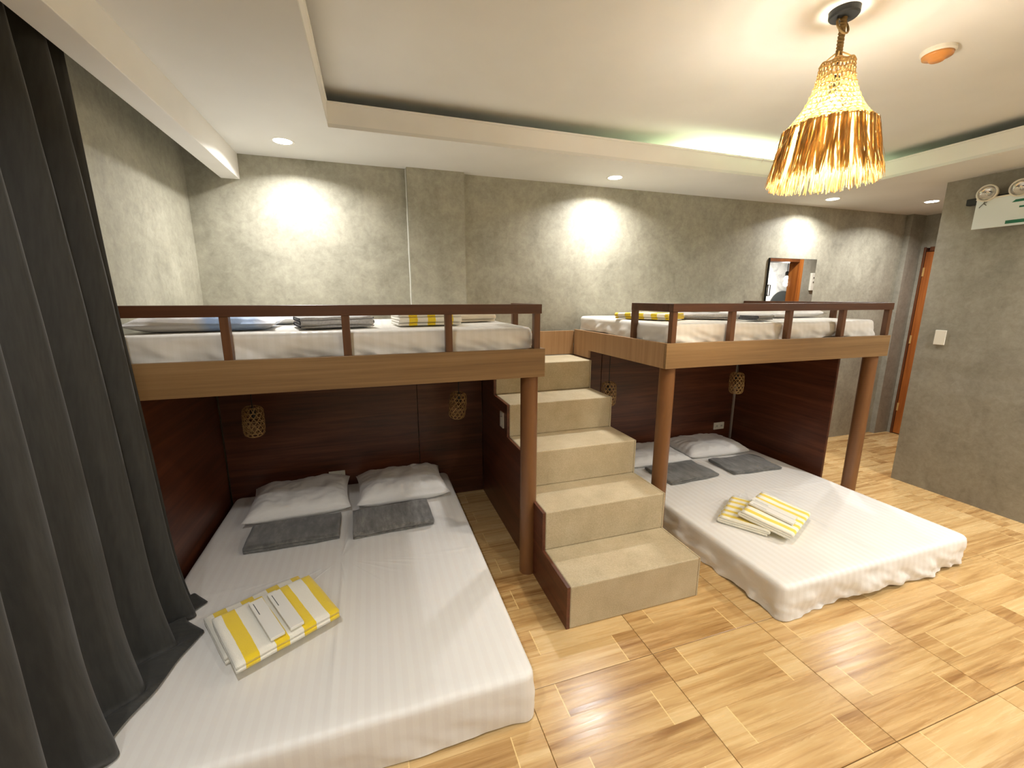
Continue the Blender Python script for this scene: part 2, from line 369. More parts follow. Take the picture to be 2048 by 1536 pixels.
# ================================================================== bunks
YF, ZB0, ZB1 = 2.18, 1.26, 1.42
def bunk(name, label, xa, xb, posts_x, rails, legs, side_x=None):
    o = thing(name, label, 'bunk bed', ((xa+xb)/2, YF, 0))
    MB().box(xa, xb, YF, YF+.022, ZB0, ZB1).build('front_fascia', LAM, o, bevel=.002)
    MB().box(xa+.012, xb-.012, YF+.022, 3.505, ZB0+.03, ZB1-.02).build('deck', LAM, o)
    for x in posts_x:
        MB().box(x-.018, x+.018, YF+.008, YF+.046, ZB1-.03, 1.615).build('rail_post', RAILV, o, bevel=.003)
    rails(o)
    for (x, y) in legs:
        MB().lathe([(.050, 0), (.050, ZB0+.03)], x, y, 32).build('support_post', POSTM, o, smooth=True).modifiers.new('es', 'EDGE_SPLIT')
    return o
ZR0, ZR1 = 1.612, 1.663
def railsL(o):
    MB().box(-1.10, .893, YF+.004, YF+.05, ZR0, ZR1).build('top_rail', RAILM, o, bevel=.003)
    MB().box(.850, .893, YF+.05, 2.61, ZR0, ZR1).build('side_rail', RAILM, o, bevel=.003)
    MB().box(.853, .890, 2.575, 2.61, ZB1-.03, ZR0).build('rail_post', RAILV, o, bevel=.003)
    MB().box(.892, .914, YF+.022, 3.455, ZB0, ZB1).build('side_fascia', LAMV, o, bevel=.002)
bunk('upper_bunk', 'long wooden upper bunk with brown rail left of the stairs', -1.10, .914, (-.62, -.118, .378, .868), railsL, [(.846, 2.25)])
def railsR(o):
    MB().box(1.757, 3.762, YF+.004, YF+.05, ZR0, ZR1).build('top_rail', RAILM, o, bevel=.003)
    MB().box(1.757, 1.800, YF+.05, 2.63, ZR0, ZR1).build('side_rail', RAILM, o, bevel=.003)
    MB().box(3.715, 3.762, YF+.05, 3.53, ZR0+.004, ZR1+.004).build('side_rail', RAILM, o, bevel=.003)
    MB().box(1.759, 1.797, 2.592, 2.63, ZB1-.03, ZR0).build('rail_post', RAILV, o, bevel=.003)
    MB().box(3.720, 3.757, 2.592, 2.63, ZB1-.03, ZR0).build('rail_post', RAILV, o, bevel=.003)
    MB().prism([(YF+.022, ZB0), (3.18, ZB0), (3.18, 1.196), (3.455, 1.196), (3.455, ZB1), (YF+.022, ZB1)], 'x', 1.727, 1.749).build('side_fascia', LAMV, o, bevel=.002)
bunk('upper_bunk', 'wooden upper bunk with brown rail right of the stairs', 1.727, 3.775, (1.780, 2.24, 2.737, 3.257, 3.740), railsR, [(1.800, 2.25), (3.70, 2.25)])

# dark veneer cladding under the bunks: boards lifted separately
p = thing('wall_panel', 'dark red-brown veneer panelling behind the left floor bed', 'wall panel', (-.1, 3.455, 0))
MB().box(-1.075, .317, 3.455, 3.475, 0, ZB0+.02).build('board', DARK, p, bevel=.002)
MB().box(.321, .865, 3.455, 3.475, 0, ZB0+.02).build('board', DARK, p, bevel=.002)
p = thing('wall_panel', 'dark red-brown veneer panel on the left wall beside the curtain', 'wall panel', (-1.085, 2.8, 0))
MB().box(-1.105, -1.085, 2.10, 3.452, 0, ZB0-.002).build('board', DARKV, p, bevel=.002)
p = thing('wall_panel', 'dark red-brown veneer panelling behind the right floor bed', 'wall panel', (2.7, 3.455, 0))
MB().box(1.735, 2.02, 3.455, 3.475, 0, ZB0+.02).build('board', DARK, p, bevel=.002)
MB().box(2.024, 3.655, 3.455, 3.475, 0, ZB0+.02).build('board', DARK, p, bevel=.002)
p = thing('partition_panel', 'free-standing dark veneer partition at the right bed side', 'partition', (3.67, 2.9, 0))
MB().box(3.66, 3.682, 2.455, 3.475, 0, ZB0+.02).build('board', DARKV, p, bevel=.002)
p = thing('wall_panel', 'light wood panel on the wall above the top step', 'wall panel', (1.32, 3.47, 1.196))
MB().box(.916, 1.725, 3.458, 3.478, 1.197, 1.408).build('board', LAMV, p, bevel=.002)

# ================================================================== stairs
st = thing('staircase', 'beige speckled five-step staircase between the bunks', 'stairs', (1.285, 1.72, 0))
SY = [1.72, 2.06, 2.40, 2.74, 3.08]; SZ = [0, .247, .486, .726, .960, 1.193]
for i in range(5):
    MB().box(.885, 1.695, SY[i], 3.455, SZ[i], SZ[i+1]).build('step', STEP, st, bevel=.008, seg=3)
poly = [(3.453, 0), (SY[0]+.002, 0)]
for i in range(5):
    poly.append((SY[i]+.002, SZ[i+1]-.002))
    if i < 4: poly.append((SY[i+1]+.002, SZ[i+1]-.002))
poly.append((3.453, SZ[5]-.002))
MB().prism(poly[::-1], 'x', .867, .885).build('side_panel', DARKV, st)
MB().prism(poly[::-1], 'x', 1.695, 1.705).build('side_panel', STEP, st)

# ================================================================== beds
def rrect(x0, x1, y0, y1, r, n):
    """n points evenly round a rounded rectangle, with outward normals"""
    segs = []; w, h = x1-x0-2*r, y1-y0-2*r; arc = math.pi*r/2
    per = 2*(w+h)+4*arc; out = []
    for i in range(n):
        s = per*i/n
        for kind, L, d in (('b',w,0),('c',arc,0),('r',h,1),('c',arc,1),('t',w,2),('c',arc,2),('l',h,3),('c',arc,3)):
            if s <= L or (kind == 'c' and d == 3): break
            s -= L
        if kind == 'b': out.append((x0+r+s, y0, 0, -1))
        elif kind == 'r': out.append((x1, y0+r+s, 1, 0))
        elif kind == 't': out.append((x1-r-s, y1, 0, 1))
        elif kind == 'l': out.append((x0, y1-r-s, -1, 0))
        else:
            a = -math.pi/2 + d*math.pi/2 + s/r
            c = [(x1-r,y0+r),(x1-r,y1-r),(x0+r,y1-r),(x0+r,y0+r)][d]
            out.append((c[0]+r*math.cos(a), c[1]+r*math.sin(a), math.cos(a), math.sin(a)))
    return out
def mattress(label, x0, x1, y0, y1, z0, z1, seed, sheet, hem=.02, wr=.012, crease=True, lift=None, drop=0.0):
    o = thing('mattress', label, 'mattress', ((x0+x1)/2, (y0+y1)/2, z0))
    MB().box(x0+.03, x1-.03, y0+.03, y1-.03, z0, z1-.02).build('core', MATT, o, bevel=.03, seg=3)
    n = 520; r = .05; er = .028; P = rrect(x0, x1, y0, y1, r, n); vs = []; rings = []
    cx, cy = (x0+x1)/2, (y0+y1)/2
    def top(x, y):
        z = z1 + .004*N((x,y,0), 2.2, seed) + .0016*N((x,y,0), 9, seed)
        if crease:      # ironed fold lines
            z += .005*math.exp(-((x-cx-.02)/.007)**2) + .003*math.exp(-((y-cy+.12)/.007)**2) + .002*math.exp(-((y-cy-.42)/.006)**2)
        return z
    for k in (.03,.12,.22,.32,.42,.52,.62,.7,.78,.84,.9,.935):
        rings.append([(cx+(p[0]-cx)*k, cy+(p[1]-cy)*k, None) for p in P])
    for a in (0,30,60,90):
        th = math.radians(a); ins = er*(1-math.sin(th)); dz = er*(1-math.cos(th))
        rings.append([(p[0]-p[2]*ins, p[1]-p[3]*ins, -dz) for p in P])
    H = z1-z0-er
    for q in range(1, 11):
        f = q/10; ring = []
        for i, p in enumerate(P):
            bot = z0 + .004 + hem*max(0, .35+N((p[0],p[1],0), 3.1, seed+5))
            if lift: bot = max(z0+.003, bot + lift(p[0], p[1]))
            z = (z1-er)*(1-f) + bot*f
            tt = Vector((p[0]*1.0+p[1], z*1.6, 0)); sft = (p[0]*5+p[1]*5)
            wv = wr*f*(N((p[0]*2.2+z*1.5, p[1]*2.2-z*1.5, z*2.0), 3.2, seed) + .55*N((p[0]*3+z*4, p[1]*3+z*4, z*2), 4.5, seed+3))
            d = wv + .004*math.sin(math.pi*f)
            ring.append((p[0]+p[2]*d, p[1]+p[3]*d, ('abs', z)))
        rings.append(ring)
    for ring in rings:
        for x, y, z in ring:
            if z is None: zz = top(x, y)
            elif isinstance(z, tuple): zz = z[1]
            else: zz = z1 + z + .003*N((x,y,0), 5, seed)
            vs.append((x, y, zz))
    fs = [tuple(range(n))]
    for k in range(len(rings)-1):
        for i in range(n):
            fs.append((k*n+i, (k+1)*n+i, (k+1)*n+(i+1) % n, k*n+(i+1) % n))
    MB().add(vs, fs).build('sheet', sheet, o, smooth=True)
    return o
ZL = .222; ZRB = .205; ZU = 1.535
mattress('white-sheeted floor mattress beside the dark curtain', -1.045, .543, 1.325, 3.445, 0, ZL, 1.3, SHEETL, .012, .012)
mattress('white-sheeted floor mattress right of the stairs with a loose front hem', 1.975, 3.565, 1.413, 3.445, 0, ZRB, 6.1, SHEET, .034, .042,
         lift=lambda x, y: -.02*math.exp(-((x-2.0)/.15)**2))
mattress('white-sheeted mattress on the upper bunk left of the stairs', -1.085, .868, 2.240, 3.43, 1.402, ZU, 3.7, SHEET2, .016, .030, False)
mattress('white-sheeted mattress on the upper bunk right of the stairs', 1.79, 3.70, 2.245, 3.50, 1.402, ZU, 8.2, SHEET2, .016, .030, False)

def pillow(label, c, sx, sy, h, rz, seed, mat=None, tilt=(0,0), group=None):
    n = 40; vs = []; fs = []
    for s in (1, -1):
        for i in range(n+1):
            for j in range(n+1):
                u, v = -1+2*i/n, -1+2*j/n
                x = sx/2*u*(1-.07*(1-v*v)**1.0*abs(u)**3); y = sy/2*v*(1-.07*(1-u*u)*abs(v)**3)
                e = max(0, (1-u**4)*(1-v**4))**.55
                wrk = (N((x,y,s), 7, seed)*.014 + N((x*2.5,y,s), 9, seed+2)*.009 + N((x,y*2,s), 16, seed+5)*.005)*min(1, e*1.5)
                edge = max(abs(u), abs(v))
                wrk += .005*math.sin(22*math.atan2(v, u)+seed*3)*max(0, edge-.55)*e*2
                z = h*.62*e + wrk if s > 0 else -h*.38*min(1, e*1.4) 
                vs.append((x, y, z + h*.38))
    k = (n+1)**2
    for i in range(n):
        for j in range(n):
            a = i*(n+1)+j; q = (a, a+n+1, a+n+2, a+1)
            fs.append(q); fs.append(tuple(x+k for x in q[::-1]))
    ring = [i*(n+1) for i in range(n+1)] + [n*(n+1)+j for j in range(1, n+1)] + [i*(n+1)+n for i in range(n-1, -1, -1)] + [j for j in range(n-1, 0, -1)]
    for a, b in zip(ring, ring[1:]+ring[:1]): fs.append((a, a+k, b+k, b))
    o = MB().add(vs, fs).build('pillow', mat or PIL, None, smooth=True)
    o.location = c; o.rotation_euler = (tilt[0], tilt[1], rz); return tag(o, label, 'pillow', group)
pillow('white pillow beside the wall on the left floor bed', (-.555, 3.16, ZL+.010), .66, .52, .135, math.radians(3), 1.1, tilt=(.02,0))
pillow('white pillow nearer the stairs on the left floor bed', (.145, 3.165, ZL+.010), .66, .50, .145, math.radians(2), 2.7, tilt=(.02,0))
pillow('white pillow behind the round post on the right floor bed', (2.40, 3.20, ZRB+.004), .66, .46, .10, math.radians(-2), 4.4)
pillow('white pillow beside the partition on the right floor bed', (3.08, 3.215, ZRB+.004), .68, .46, .115, math.radians(-3), 5.9)
pillow('white pillow with a painted-in bluish light tint on the left upper bunk', (-.77, 2.55, ZU+.004), .62, .42, .085, math.radians(4), 7.2, PILB)
pillow('plain white pillow at the back of the left upper bunk', (-.72, 3.05, ZU+.004), .66, .46, .085, math.radians(-4), 8.8)
pillow('white pillow on the right upper bunk', (3.33, 2.86, ZU+.004), .66, .55, .085, math.radians(8), 9.9)

def towel(name, label, cat, c, L, W, layers, t, mat, rz, seed, tilt=(0,0), group=None, wob=.004, trim=None):
    """a folded towel: one long strip folded in a serpentine, extruded along L"""
    cl = []; hb = t/2; na = 6
    for k in range(layers):
        z = hb + k*t; xs = np.linspace(-W/2+hb, W/2-hb, 12)
        jit = .012*math.sin(seed*7+k*2.3)
        if k == layers-1 or k == 0: xs = xs + 0
        if k % 2: xs = xs[::-1]
        cl += [(x, z) for x in xs]
        if k < layers-1:
            s = 1 if k % 2 == 0 else -1
            for a in range(1, na):
                th = -math.pi/2 + math.pi*a/na
                cl.append((s*(W/2-hb) + s*hb*math.cos(th)*1.15, z+hb+hb*math.sin(th)))
    P = [Vector((p[0], 0, p[1])) for p in cl]; m = len(P); up = []; dn = []
    for i, p in enumerate(P):
        d = (P[min(i+1,m-1)]-P[max(i-1,0)]).normalized(); nn = Vector((-d.z, 0, d.x))*(t*.44)
        up.append(p+nn); dn.append(p-nn)
    loop = up + dn[::-1]; ns = 26; vs = []; fs = []; q = len(loop)
    for j in range(ns+1):
        y = -L/2 + L*j/ns
        for p in loop:
            e = .010*N((p.x*3, p.z*12, 0), 3, seed+1)*(1 if j in (0,ns) else .6)
            sag = 1 - .06*((2*j/ns-1)**4)
            dz = wob*N((p.x*2, y*2, 0), 4, seed)*(p.z/(layers*t)) + wob*.5*N((p.x, y, p.z*6), 12, seed)
            vs.append((y*(1+e), p.x + wob*1.2*N((p.x, y, p.z*9), 5, seed+4), max(.0005, p.z*sag+dz)))
    for j in range(ns):
        for i in range(q):
            fs.append((j*q+i, (j+1)*q+i, (j+1)*q+(i+1) % q, j*q+(i+1) % q))
    for j, fl in ((0, 1), (ns, 0)):
        for i in range(m-1):
            f = (j*q+i, j*q+i+1, j*q+q-2-i, j*q+q-1-i); fs.append(f if fl else f[::-1])
    if trim:
        o = thing(name, label, cat, (0,0,0), group); MB().add(vs, fs).build('cloth', mat, o, smooth=True)
        lo = sorted(range(m), key=lambda i: i)
        for e_ in (-1, 1): MB().tube([(e_*(L/2+.002), p.x, max(.004, p.z)) for p in P], .0035, 6).build('edge_trim', trim, o, smooth=True)
    else:
        o = MB().add(vs, fs).build(name, mat, None, smooth=True); tag(o, label, cat, group)
    o.location = c; o.rotation_euler = (tilt[0], tilt[1], rz)
    return o
R = math.radians
# left floor bed
towel('folded_towel', 'dark grey folded towel in front of the wall-side pillow', 'towel', (-.535, 2.735, ZL+.006), .52, .30, 2, .020, GREY2, R(1), 1.0, wob=.009)
towel('folded_towel', 'grey folded towel nearest the stairs on the left bed', 'towel', (.055, 2.725, ZL+.006), .50, .31, 3, .017, GREY, R(2), 2.0, wob=.009)
YA = R(29.5)
towel('folded_towel', 'yellow-striped towel lying underneath on the left floor bed', 'towel', (-.548, 1.985, ZL+.006), .41, .33, 2, .022, YEL, YA, 3.0)
towel('folded_towel', 'yellow-striped towel on top with two white boxes, left bed', 'towel', (-.477, 1.878, ZL+.055), .41, .335, 2, .022, YEL, YA, 4.0, tilt=(R(4),0))
def amenity(label, c, rz, tilt):
    o = thing('toiletry_box', label, 'box', c, 'white toiletry boxes')
    MB().box(-.028,.028,-.135,.135,0,.014).build('carton', PAPER, None, bevel=.0015).parent = o
    MB().box(-.016,-.013,.03,.115,.0142,.0146).build('print_line', GREYP, None).parent = o
    o.rotation_euler = (tilt[0], tilt[1], rz); return o
amenity('white toiletry box on yellow towel, closer to the curtain, left bed', (-.512, 1.845, ZL+.108), YA, (R(4),0))
amenity('white toiletry box on yellow towel, closer to the stairs, left bed', (-.445, 1.882, ZL+.108), YA, (R(4),0))
# right floor bed
towel('folded_towel', 'dark grey towel behind the round post, right floor bed', 'towel', (2.47, 2.80, ZRB+.006), .50, .34, 2, .013, GREY2, R(3), 5.0, wob=.012)
towel('folded_towel', 'dark grey towel beside the partition, right floor bed', 'towel', (3.13, 2.77, ZRB+.006), .50, .33, 2, .013, GREY2, R(-3), 6.0, wob=.012)
YR = R(33)
towel('folded_towel', 'yellow-striped towel underneath, nearer the stairs, right bed', 'towel', (2.395, 2.04, ZRB+.006), .40, .30, 3, .015, YEL2, YR, 7.0)
towel('folded_towel', 'yellow-striped towel on top with two white boxes, right bed', 'towel', (2.490, 1.928, ZRB+.050), .41, .31, 3, .016, YEL2, YR-R(8), 8.0, tilt=(R(8),0))
amenity('white toiletry box on yellow towel, closer to the stairs, right bed', (2.425, 1.895, ZRB+.104), YR-R(12), (R(8),0))
amenity('white toiletry box on yellow towel, closer to the partition, right bed', (2.487, 1.935, ZRB+.101), YR-R(12), (R(8),0))
# upper bunks
towel('folded_towel', 'light grey towel with dark trim on the left upper bunk', 'towel', (-.20, 2.56, ZU+.006), .36, .30, 4, .014, LGREY, R(14), 9.0, wob=.008, trim=NAVY)
towel('folded_towel', 'yellow-striped towel on the left upper bunk', 'towel', (.31, 2.60, ZU+.006), .36, .28, 4, .016, YEL3, R(6), 10.0)
towel('folded_towel', 'cream folded towel on the left upper bunk', 'towel', (.62, 2.86, ZU+.006), .30, .26, 4, .017, CREAM, R(10), 11.0)
towel('folded_towel', 'yellow-striped towel on the right upper bunk', 'towel', (2.01, 2.77, ZU+.006), .42, .28, 3, .016, YEL3, R(-62), 12.0)
towel('folded_towel', 'flat light grey towel on the right upper bunk', 'towel', (2.47, 2.68, ZU+.006), .40, .28, 3, .014, LGREY, R(-35), 13.0, wob=.007)
towel('folded_towel', 'small dark-edged grey towel by the rail, right upper bunk', 'towel', (2.66, 2.40, ZU+.006), .20, .14, 3, .012, LGREY, R(14), 14.0, wob=.009, trim=NAVY)

# ================================================================== curtain
cur = thing('curtain', 'dark charcoal floor-length curtain along the left wall', 'curtain', (-1.0, 1.3, 0))
ys = np.linspace(2.255, -.35, 330); TOP = 2.80; drop_n = 70; vs = []
def foldx(y, z):
    ph = 2*math.pi*(y*4.9 + .10*math.sin(y*5.3+1)) + .5*math.sin(z*1.1+y*2)
    a = (.048+.016*(1-max(0, z-.3)/2.5)) * (1+.25*math.sin(y*9+2))
    s_ = math.sin(ph); s_ = math.copysign(abs(s_)**.8, s_)
    return -1.005 + .035*(1-z/2.8) + a*s_ + .008*math.sin(2*ph+z*2)
MZ = ZL+.008
for y in ys:
    yy = float(y); on_bed = yy > 1.30
    base = MZ if on_bed else .01
    Lh = TOP-base; lay = (.11 + .045*math.sin(yy*8.2+.2) + .012*math.sin(yy*19)) * (1 if yy > 1.3 else .2)
    lay = max(.02, lay)
    for k in range(drop_n+1):
        f = k/drop_n
        z = TOP - (Lh)*min(1, f/.93)
        fan = max(0, .93-f) 
        y2 = yy - .205*(1-min(1, f/.93))*min(1, max(0, yy-1.2)/1.0)
        x = foldx(yy, z)
        if f > .78:            # hem swings out over the bed and lies on it
            g = min(1, (f-.78)/.15); x += .03*g*g*(1.0 if on_bed else .3)
        if f > .93:
            h = (f-.93)/.07; xh = float(np.interp(yy, [-.4, 1.25, 1.45, 1.52, 1.85, 1.98, 2.03, 2.10, 2.14, 2.19, 2.27], [-.93, -.93, -.955, -.917, -.83, -.80, -.85, -.915, -.88, -.845, -.93])) + .006*math.sin(yy*23); x += (xh-x)*h; z = base + .006 + .010*math.sin(h*3.1)*(1+math.sin(yy*31))
        x = max(x, XL+.012)
        if z > 2.44: x = min(x, -.925)
        vs.append((x, y2, z))
fs = []; q = drop_n+1
for i in range(len(ys)-1):
    for k in range(drop_n): fs.append((i*q+k, i*q+k+1, (i+1)*q+k+1, (i+1)*q+k))
cl = MB().add(vs, fs).build('cloth', CURT, cur, smooth=True)
sm = cl.modifiers.new('thick', 'SOLIDIFY'); sm.thickness = .003
MB().box(-1.03, -1.0, -.4, 2.3, 2.805, 2.83).build('track', WHITE, cur)

# ================================================================== big raffia pendant
LX, LY = 1.915, 1.475
pn = thing('pendant_lamp', 'large lit raffia pendant lamp with fringe hanging from the ceiling', 'pendant lamp', (LX, LY, ZT))
MB().lathe([(.0, ZT-.026), (.049, ZT-.026), (.054, ZT-.020), (.054, ZT)], LX, LY, 36).build('canopy', BLACK, pn)
rope = MB()
for s in range(2):
    rope.tube([(LX+.006*math.cos(a*1.0+s*math.pi), LY+.006*math.sin(a+s*math.pi), ZT-.02-(a/40)*.165) for a in np.linspace(0, 40, 160)], .0072, 6)
rope.tube([(LX+.03*math.cos(a), LY+.012*math.sin(a*1.0), ZT-.055+.032*math.sin(a)) for a in np.linspace(0, 6.28, 24)], .0045, 6)
rope.build('rope', CORDM, pn, smooth=True)
def rz_net(f):     # shade profile: f 0 top .. 1 ring
    z = 2.655 - .245*f; r = .060 + .012*f + .090*f**2.2; return r, z
net = MB(); nh = 30
for s in (1, -1):
    for k in range(nh):
        pts = []
        for q_ in range(27):
            f = q_/26; r, z = rz_net(f); a = 2*math.pi*k/nh + s*f*1.15 + .03*math.sin(f*40+k)
            pts.append((LX+r*math.cos(a), LY+r*math.sin(a), z))
        net.tube(pts, .0027, 5, cap=False)
for f in (0, .06, .13, .24, .36, .47, .57, .66, .74, .81, .87, .92, .96, 1):
    r, z = rz_net(f); net.tube([(LX+(r+.002)*math.cos(a), LY+(r+.002)*math.sin(a), z+.004*math.sin(a*7+f*9)) for a in np.linspace(0, 2*math.pi, 73)], .0034, 5, cap=False)
for k in range(5):     # strings gathering the neck to the rope
    a = k*1.256; net.tube([(LX+.060*math.cos(a), LY+.060*math.sin(a), 2.655), (LX+.033*math.cos(a), LY+.033*math.sin(a), 2.68), (LX, LY, 2.705)], .003, 5)
net.build('woven_net', NETM, pn, smooth=True)['kind'] = 'stuff'
fr = MB(); rnd_ = random.Random(3)
for k in range(760):
    a = rnd_.random()*2*math.pi; lay_ = rnd_.random(); r0 = .160+.008*lay_; L = .194+.038*rnd_.random()**.6; sp = .032+.016*rnd_.random(); tw = rnd_.uniform(-.10,.10)
    pts = []; nr = []; wd = []; w0 = rnd_.uniform(.005,.011); bend = rnd_.uniform(-.02,.02)
    for q_ in range(6):
        f = q_/5; aa = a+tw*f*f+bend*math.sin(f*5); r = r0 + sp*f + .004*math.sin(f*6+k)
        pts.append((LX+r*math.cos(aa), LY+r*math.sin(aa), 2.412+.006*lay_ - L*f)); 
        th = aa+rnd_.uniform(-.5,.5); nr.append((math.cos(th), math.sin(th), .2)); wd.append(w0*(1-.5*abs(f-.35))*(1 if f < .9 else .5))
    fr.ribbon(pts, nr, wd)
for k in range(6):     # stray strands
    a = 2.9+.14*k; r = .166
    fr.ribbon([(LX+(r+.12*f)*math.cos(a), LY+(r+.12*f)*math.sin(a), 2.41-.09*f-.05*f*f) for f in np.linspace(0, 1, 6)], [(0,0,1)]*6, .0022)
fo = fr.build('raffia_fringe', RAFF, pn); fo['kind'] = 'stuff'
MB().lathe([(.0,2.435),(.018,2.438),(.030,2.455),(.034,2.478),(.030,2.500),(.018,2.522),(.014,2.54)], LX, LY, 20).build('bulb', BULB, pn, smooth=True)
MB().lathe([(.018,2.54),(.018,2.60),(.010,2.615)], LX, LY, 16).build('socket', BLACK, pn, smooth=True)
MB().tube([(LX,LY,2.61),(LX,LY,2.70)], .004, 6).build('cord', BLACK, pn)
ld = bpy.data.lights.new('pendant_glow', 'POINT'); ld.energy = PEND_W; ld.color = (1,.93,.80); ld.shadow_soft_size = .045
lo = bpy.data.objects.new('pendant_glow', ld); COL.objects.link(lo); lo.parent = pn; lo.location = (0, 0, 2.42-ZT)

# smoke detector
SX, SY_ = 2.63, 1.535
sd = thing('smoke_detector', 'round smoke detector with an amber cover on the ceiling', 'smoke detector', (SX, SY_, ZT))
MB().lathe([(.060, ZT-.020), (.066, ZT-.014), (.066, ZT)], SX, SY_, 36).build('base', DETW, sd)
MB().lathe([(.0, ZT-.048), (.026, ZT-.048), (.030, ZT-.044), (.036, ZT-.036), (.056, ZT-.031), (.059, ZT-.020)], SX, SY_, 36).build('cover', DETO, sd, smooth=True)

# ================================================================== bamboo lanterns
def lantern(x, y, ztop, label, tilt, spin=0.0):
    o = thing('bamboo_lantern', label, 'hanging lamp', (x, y, ZB0+.028), 'woven bamboo lanterns under the bunks')
    H = .20
    def pr(f):
        r = .066*(1-.10*(2*f-1)**2) ; 
        if f < .10: r *= .72+.28*math.sin(f/.10*math.pi/2)
        if f > .90: r *= .70+.30*math.sin((1-f)/.10*math.pi/2)
        return r, -H*f
    mb = MB(); nh = 12
    for s in (1,-1):
        for k in range(nh):
            pts = []; nr = []
            for q_ in range(19):
                f = q_/18; r, z = pr(f); a = 2*math.pi*k/nh + s*f*2.3
                r += .0012*s*(1 if q_ % 2 else -1); pts.append((r*math.cos(a), r*math.sin(a), z)); nr.append((math.cos(a), math.sin(a), 0))
            mb.ribbon(pts, nr, .0048)
    for f in (0, .03, .17, .31, .45, .59, .73, .87, .97, 1):
        r, z = pr(f); A = np.linspace(0, 2*math.pi, 37); mb.ribbon([(r*math.cos(a), r*math.sin(a), z) for a in A], [(math.cos(a), math.sin(a), 0) for a in A], .0036)
    sh = mb.build('woven_shade', BAMB); sh.parent = o; dz = ztop-(ZB0+.028); sh.location = (0, 0, dz); sh.rotation_euler = (tilt[0], tilt[1], spin)
    sm = sh.modifiers.new('thick', 'SOLIDIFY'); sm.thickness = .0016
    c = MB().tube([(0,0,0),(0,0,dz*.5),(0,0,dz-.03)], .0035, 6).build('cord', BLACK); c.parent = o
    c = MB().lathe([(.016, dz-.07),(.018, dz-.02),(.008, dz)], 0, 0, 14).build('socket', BLACK); c.parent = o
    c = MB().lathe([(.0, dz-.13),(.018, dz-.12),(.026, dz-.10),(.016, dz-.07)], 0, 0, 14).build('bulb', m_plain('unlit_amber_bulb', (92,66,38), .2), smooth=True); c.parent = o
    c = MB().lathe([(.03,-.012),(.03,0)], 0, 0, 20).build('canopy', BLACK); c.parent = o
    return o
lantern(-.785, 3.12, .985, 'unlit bamboo lantern by the left wall under the bunk', (.02,.03))
lantern(.60, 3.12, .985, 'unlit bamboo lantern between the stairs and the left bed', (.10,.06), .4)
lantern(1.905, 3.12, .985, 'unlit bamboo lantern half hidden behind the stairs', (.0,-.04), .9)
lantern(3.305, 3.12, .995, 'unlit bamboo lantern in front of the partition', (.02,.05), 1.4)

# ================================================================== small wall fittings
def plate(name, label, cat, axis, c, w_, h_, slots=0, sgn=-1):
    o = thing(name, label, cat, c); t_ = .010
    def bx(u0, u1, z0, z1, d0, d1):
        if axis == 'x': x = sorted((sgn*d0, sgn*d1)); return MB().box(x[0], x[1], u0, u1, z0, z1)
        return MB().box(u0, u1, -d1, -d0, z0, z1)
    e = bx(-w_/2, w_/2, -h_/2, h_/2, 0, t_).build('plate', PLASTIC, bevel=.002); e.parent = o
    for i in range(slots):
        u = (i-(slots-1)/2)*w_*.45
        e = bx(u-w_*.16, u+w_*.16, -h_*.3, h_*.3, t_, t_+.003).build('socket', PLASTIC, bevel=.001); e.parent = o
        for k in (-1, 1):
            s2 = bx(u+k*w_*.05-.0022, u+k*w_*.05+.0022, -h_*.13, h_*.13, t_+.003, t_+.0036).build('slot', PLASTIC_D); s2.parent = e
    return o
plate('wall_switch', 'blank white plate on the right concrete wall', 'switch', 'x', (XR, 2.325, 1.364), .075, .125)
plate('power_outlet', 'white double power outlet above the right floor bed', 'outlet', 'y', (3.475, 3.455, .352), .135, .075, 2)
plate('power_outlet', 'white power outlet peeking above the left bed pillows', 'outlet', 'y', (-.335, 3.455, .30), .12, .075, 2)
sw = plate('wall_switch', 'narrow grey switch plate on the dark stair side', 'switch', 'x', (.867, 2.85, .825), .075, .115)
MB().box(.867-.0135, .867-.010, 2.835, 2.865, .785, .850).build('rocker', PLASTIC, sw, bevel=.001)
tag(MB().box(3.630, 3.648, 3.437, 3.453, .20, ZB0-.02).build('cable_trunking', m_plain('grey_trunking', (150,140,130), .5)), 'thin grey cable trunking in the corner behind the right bed', 'cable')

# emergency light on the right wall
ex = XR
em = thing('emergency_light', 'twin-head emergency light with green exit sign on the right wall', 'emergency light', (ex, 2.03, 2.25))
MB().box(ex-.055, ex, 1.78, 2.31, 2.425, 2.475).build('back_box', BLACK, em, bevel=.006)
sg = MB().box(ex-.075, ex-.062, 1.80, 2.235, 2.232, 2.452).build('sign_panel', SIGN, em, bevel=.003)
MB().box(ex-.085, ex-.050, 1.80, 2.235, 2.449, 2.459).build('hanging_rail', PLASTIC, em, bevel=.002)
xf0, xf1 = ex-.0765, ex-.0752
gm = MB(); gm.box(xf0, xf1, 1.83, 2.043, 2.248, 2.272); gm.build('green_bar', GREEN, sg)
gm = MB().prism([(2.030,2.398),(2.012,2.416),(1.83,2.416),(1.83,2.398)], 'x', xf0, xf1); gm.build('green_bar', GREEN, sg)
gm = MB().box(xf0, xf1, 1.83, 1.985, 2.355, 2.368); gm.build('green_bar', GREEN, sg)
mk = MB()
for (a, b) in [((2.205,2.402),(2.190,2.420)),((2.190,2.420),(2.180,2.412)),((2.190,2.420),(2.172,2.428)),((2.205,2.402),(2.212,2.392)),((2.190,2.420),(2.184,2.434)),((2.180,2.412),(2.172,2.404))]:
    mk.tube([(xf0, a[0], a[1]), (xf0, b[0], b[1])], .0028, 5)
mk.build('printed_mark', GREYP, sg)
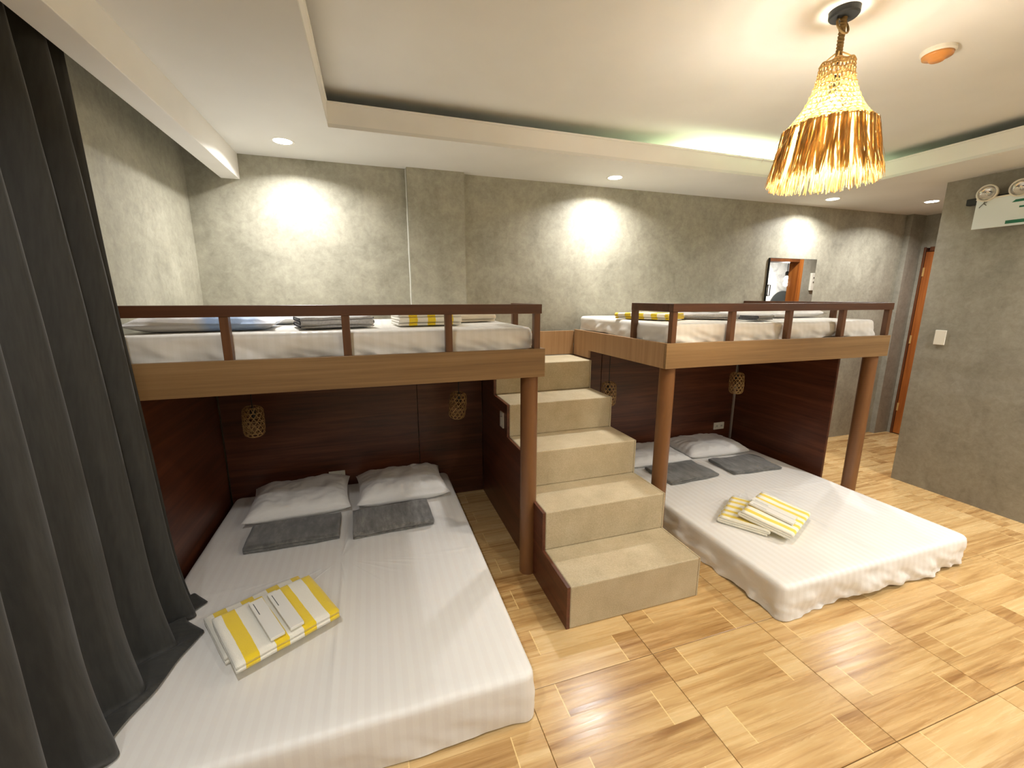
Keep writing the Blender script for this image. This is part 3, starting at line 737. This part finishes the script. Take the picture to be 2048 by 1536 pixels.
for y in (2.172, 1.990):
    h = MB().lathe([(.0, ex-.020), (.030, ex-.022), (.050, ex-.045), (.060, ex-.085), (.062, ex-.104), (.054, ex-.106), (.052, ex-.098)], y, 2.492, 30, axis='x', caps=False).build('lamp_head', PLASTIC, em, smooth=True)
    MB().lathe([(.0, ex-.060), (.016, ex-.062), (.018, ex-.078), (.030, ex-.070), (.045, ex-.085), (.052, ex-.099)], y, 2.492, 30, axis='x', caps=False).build('reflector', CHROME, h, smooth=True)
    MB().lathe([(.0, ex-.114), (.035, ex-.111), (.053, ex-.102)], y, 2.492, 30, axis='x', caps=False).build('lens', GLASSY, h, smooth=True)
    MB().box(ex-.07, ex-.03, y-.012, y+.012, 2.43, 2.46).build('swivel', PLASTIC, em)

# mirror on the back wall and what it reflects
mi = thing('wall_mirror', 'frameless rectangular mirror above the right upper bunk', 'mirror', (4.325, YB, 1.25))
MB().box(3.992, 4.662, YB-.020, YB-.003, 1.25, 2.108).build('backing', BLACK, mi)
MB().box(3.996, 4.658, YB-.0225, YB-.020, 1.254, 2.104).build('glass', MIRR, mi)
MB().tube([(3.992,YB-.024,1.83),(3.992,YB-.036,1.83),(4.02,YB-.036,1.83),(4.02,YB-.036,1.72),(3.992,YB-.036,1.72),(3.992,YB-.024,1.72)], .005, 6).build('clip', BLACK, mi)
bp_ = thing('breaker_panel', 'white breaker panel with dark switches reflected in the mirror', 'breaker panel', (6.02, YC, 1.92))
MB().box(5.93, 6.13, YC, YC+.03, 1.80, 2.04).build('cover', PLASTIC, bp_, bevel=.004)
for z in (1.965, 1.905): MB().box(5.96, 6.10, YC+.030, YC+.036, z, z+.018).build('switch_row', PLASTIC_D, bp_)
cp = thing('cord_pendant', 'bare cord pendant lit in the bathroom, seen in the mirror', 'hanging lamp', (6.63, 1.55, ZT))
MB().tube([(6.63,1.55,ZT),(6.63,1.55,2.13)], .006, 6).build('cord', BLACK, cp)
MB().lathe([(.016,2.13),(.03,2.11),(.03,2.05)], 6.63, 1.55, 16).build('socket', BLACK, cp, smooth=True)
MB().lathe([(.0,1.97),(.028,1.98),(.04,2.01),(.025,2.05)], 6.63, 1.55, 16).build('bulb', BULB, cp, smooth=True)
ld = bpy.data.lights.new('bath_glow', 'POINT'); ld.energy = 7; ld.color = (1,.95,.9); ld.shadow_soft_size = .04
lo = bpy.data.objects.new('bath_glow', ld); COL.objects.link(lo); lo.parent = cp; lo.location = (0,0,1.93-ZT)
rm = thing('round_mirror', 'dark round bathroom mirror reflected in the wall mirror', 'mirror', (7.12, 1.10, 1.52))
MB().lathe([(.30, 1.102), (.30, 1.118)], 7.12, 1.52, 48, axis='y').build('glass', NT('dark_glass', .1, lin(70,74,74)).m, rm)
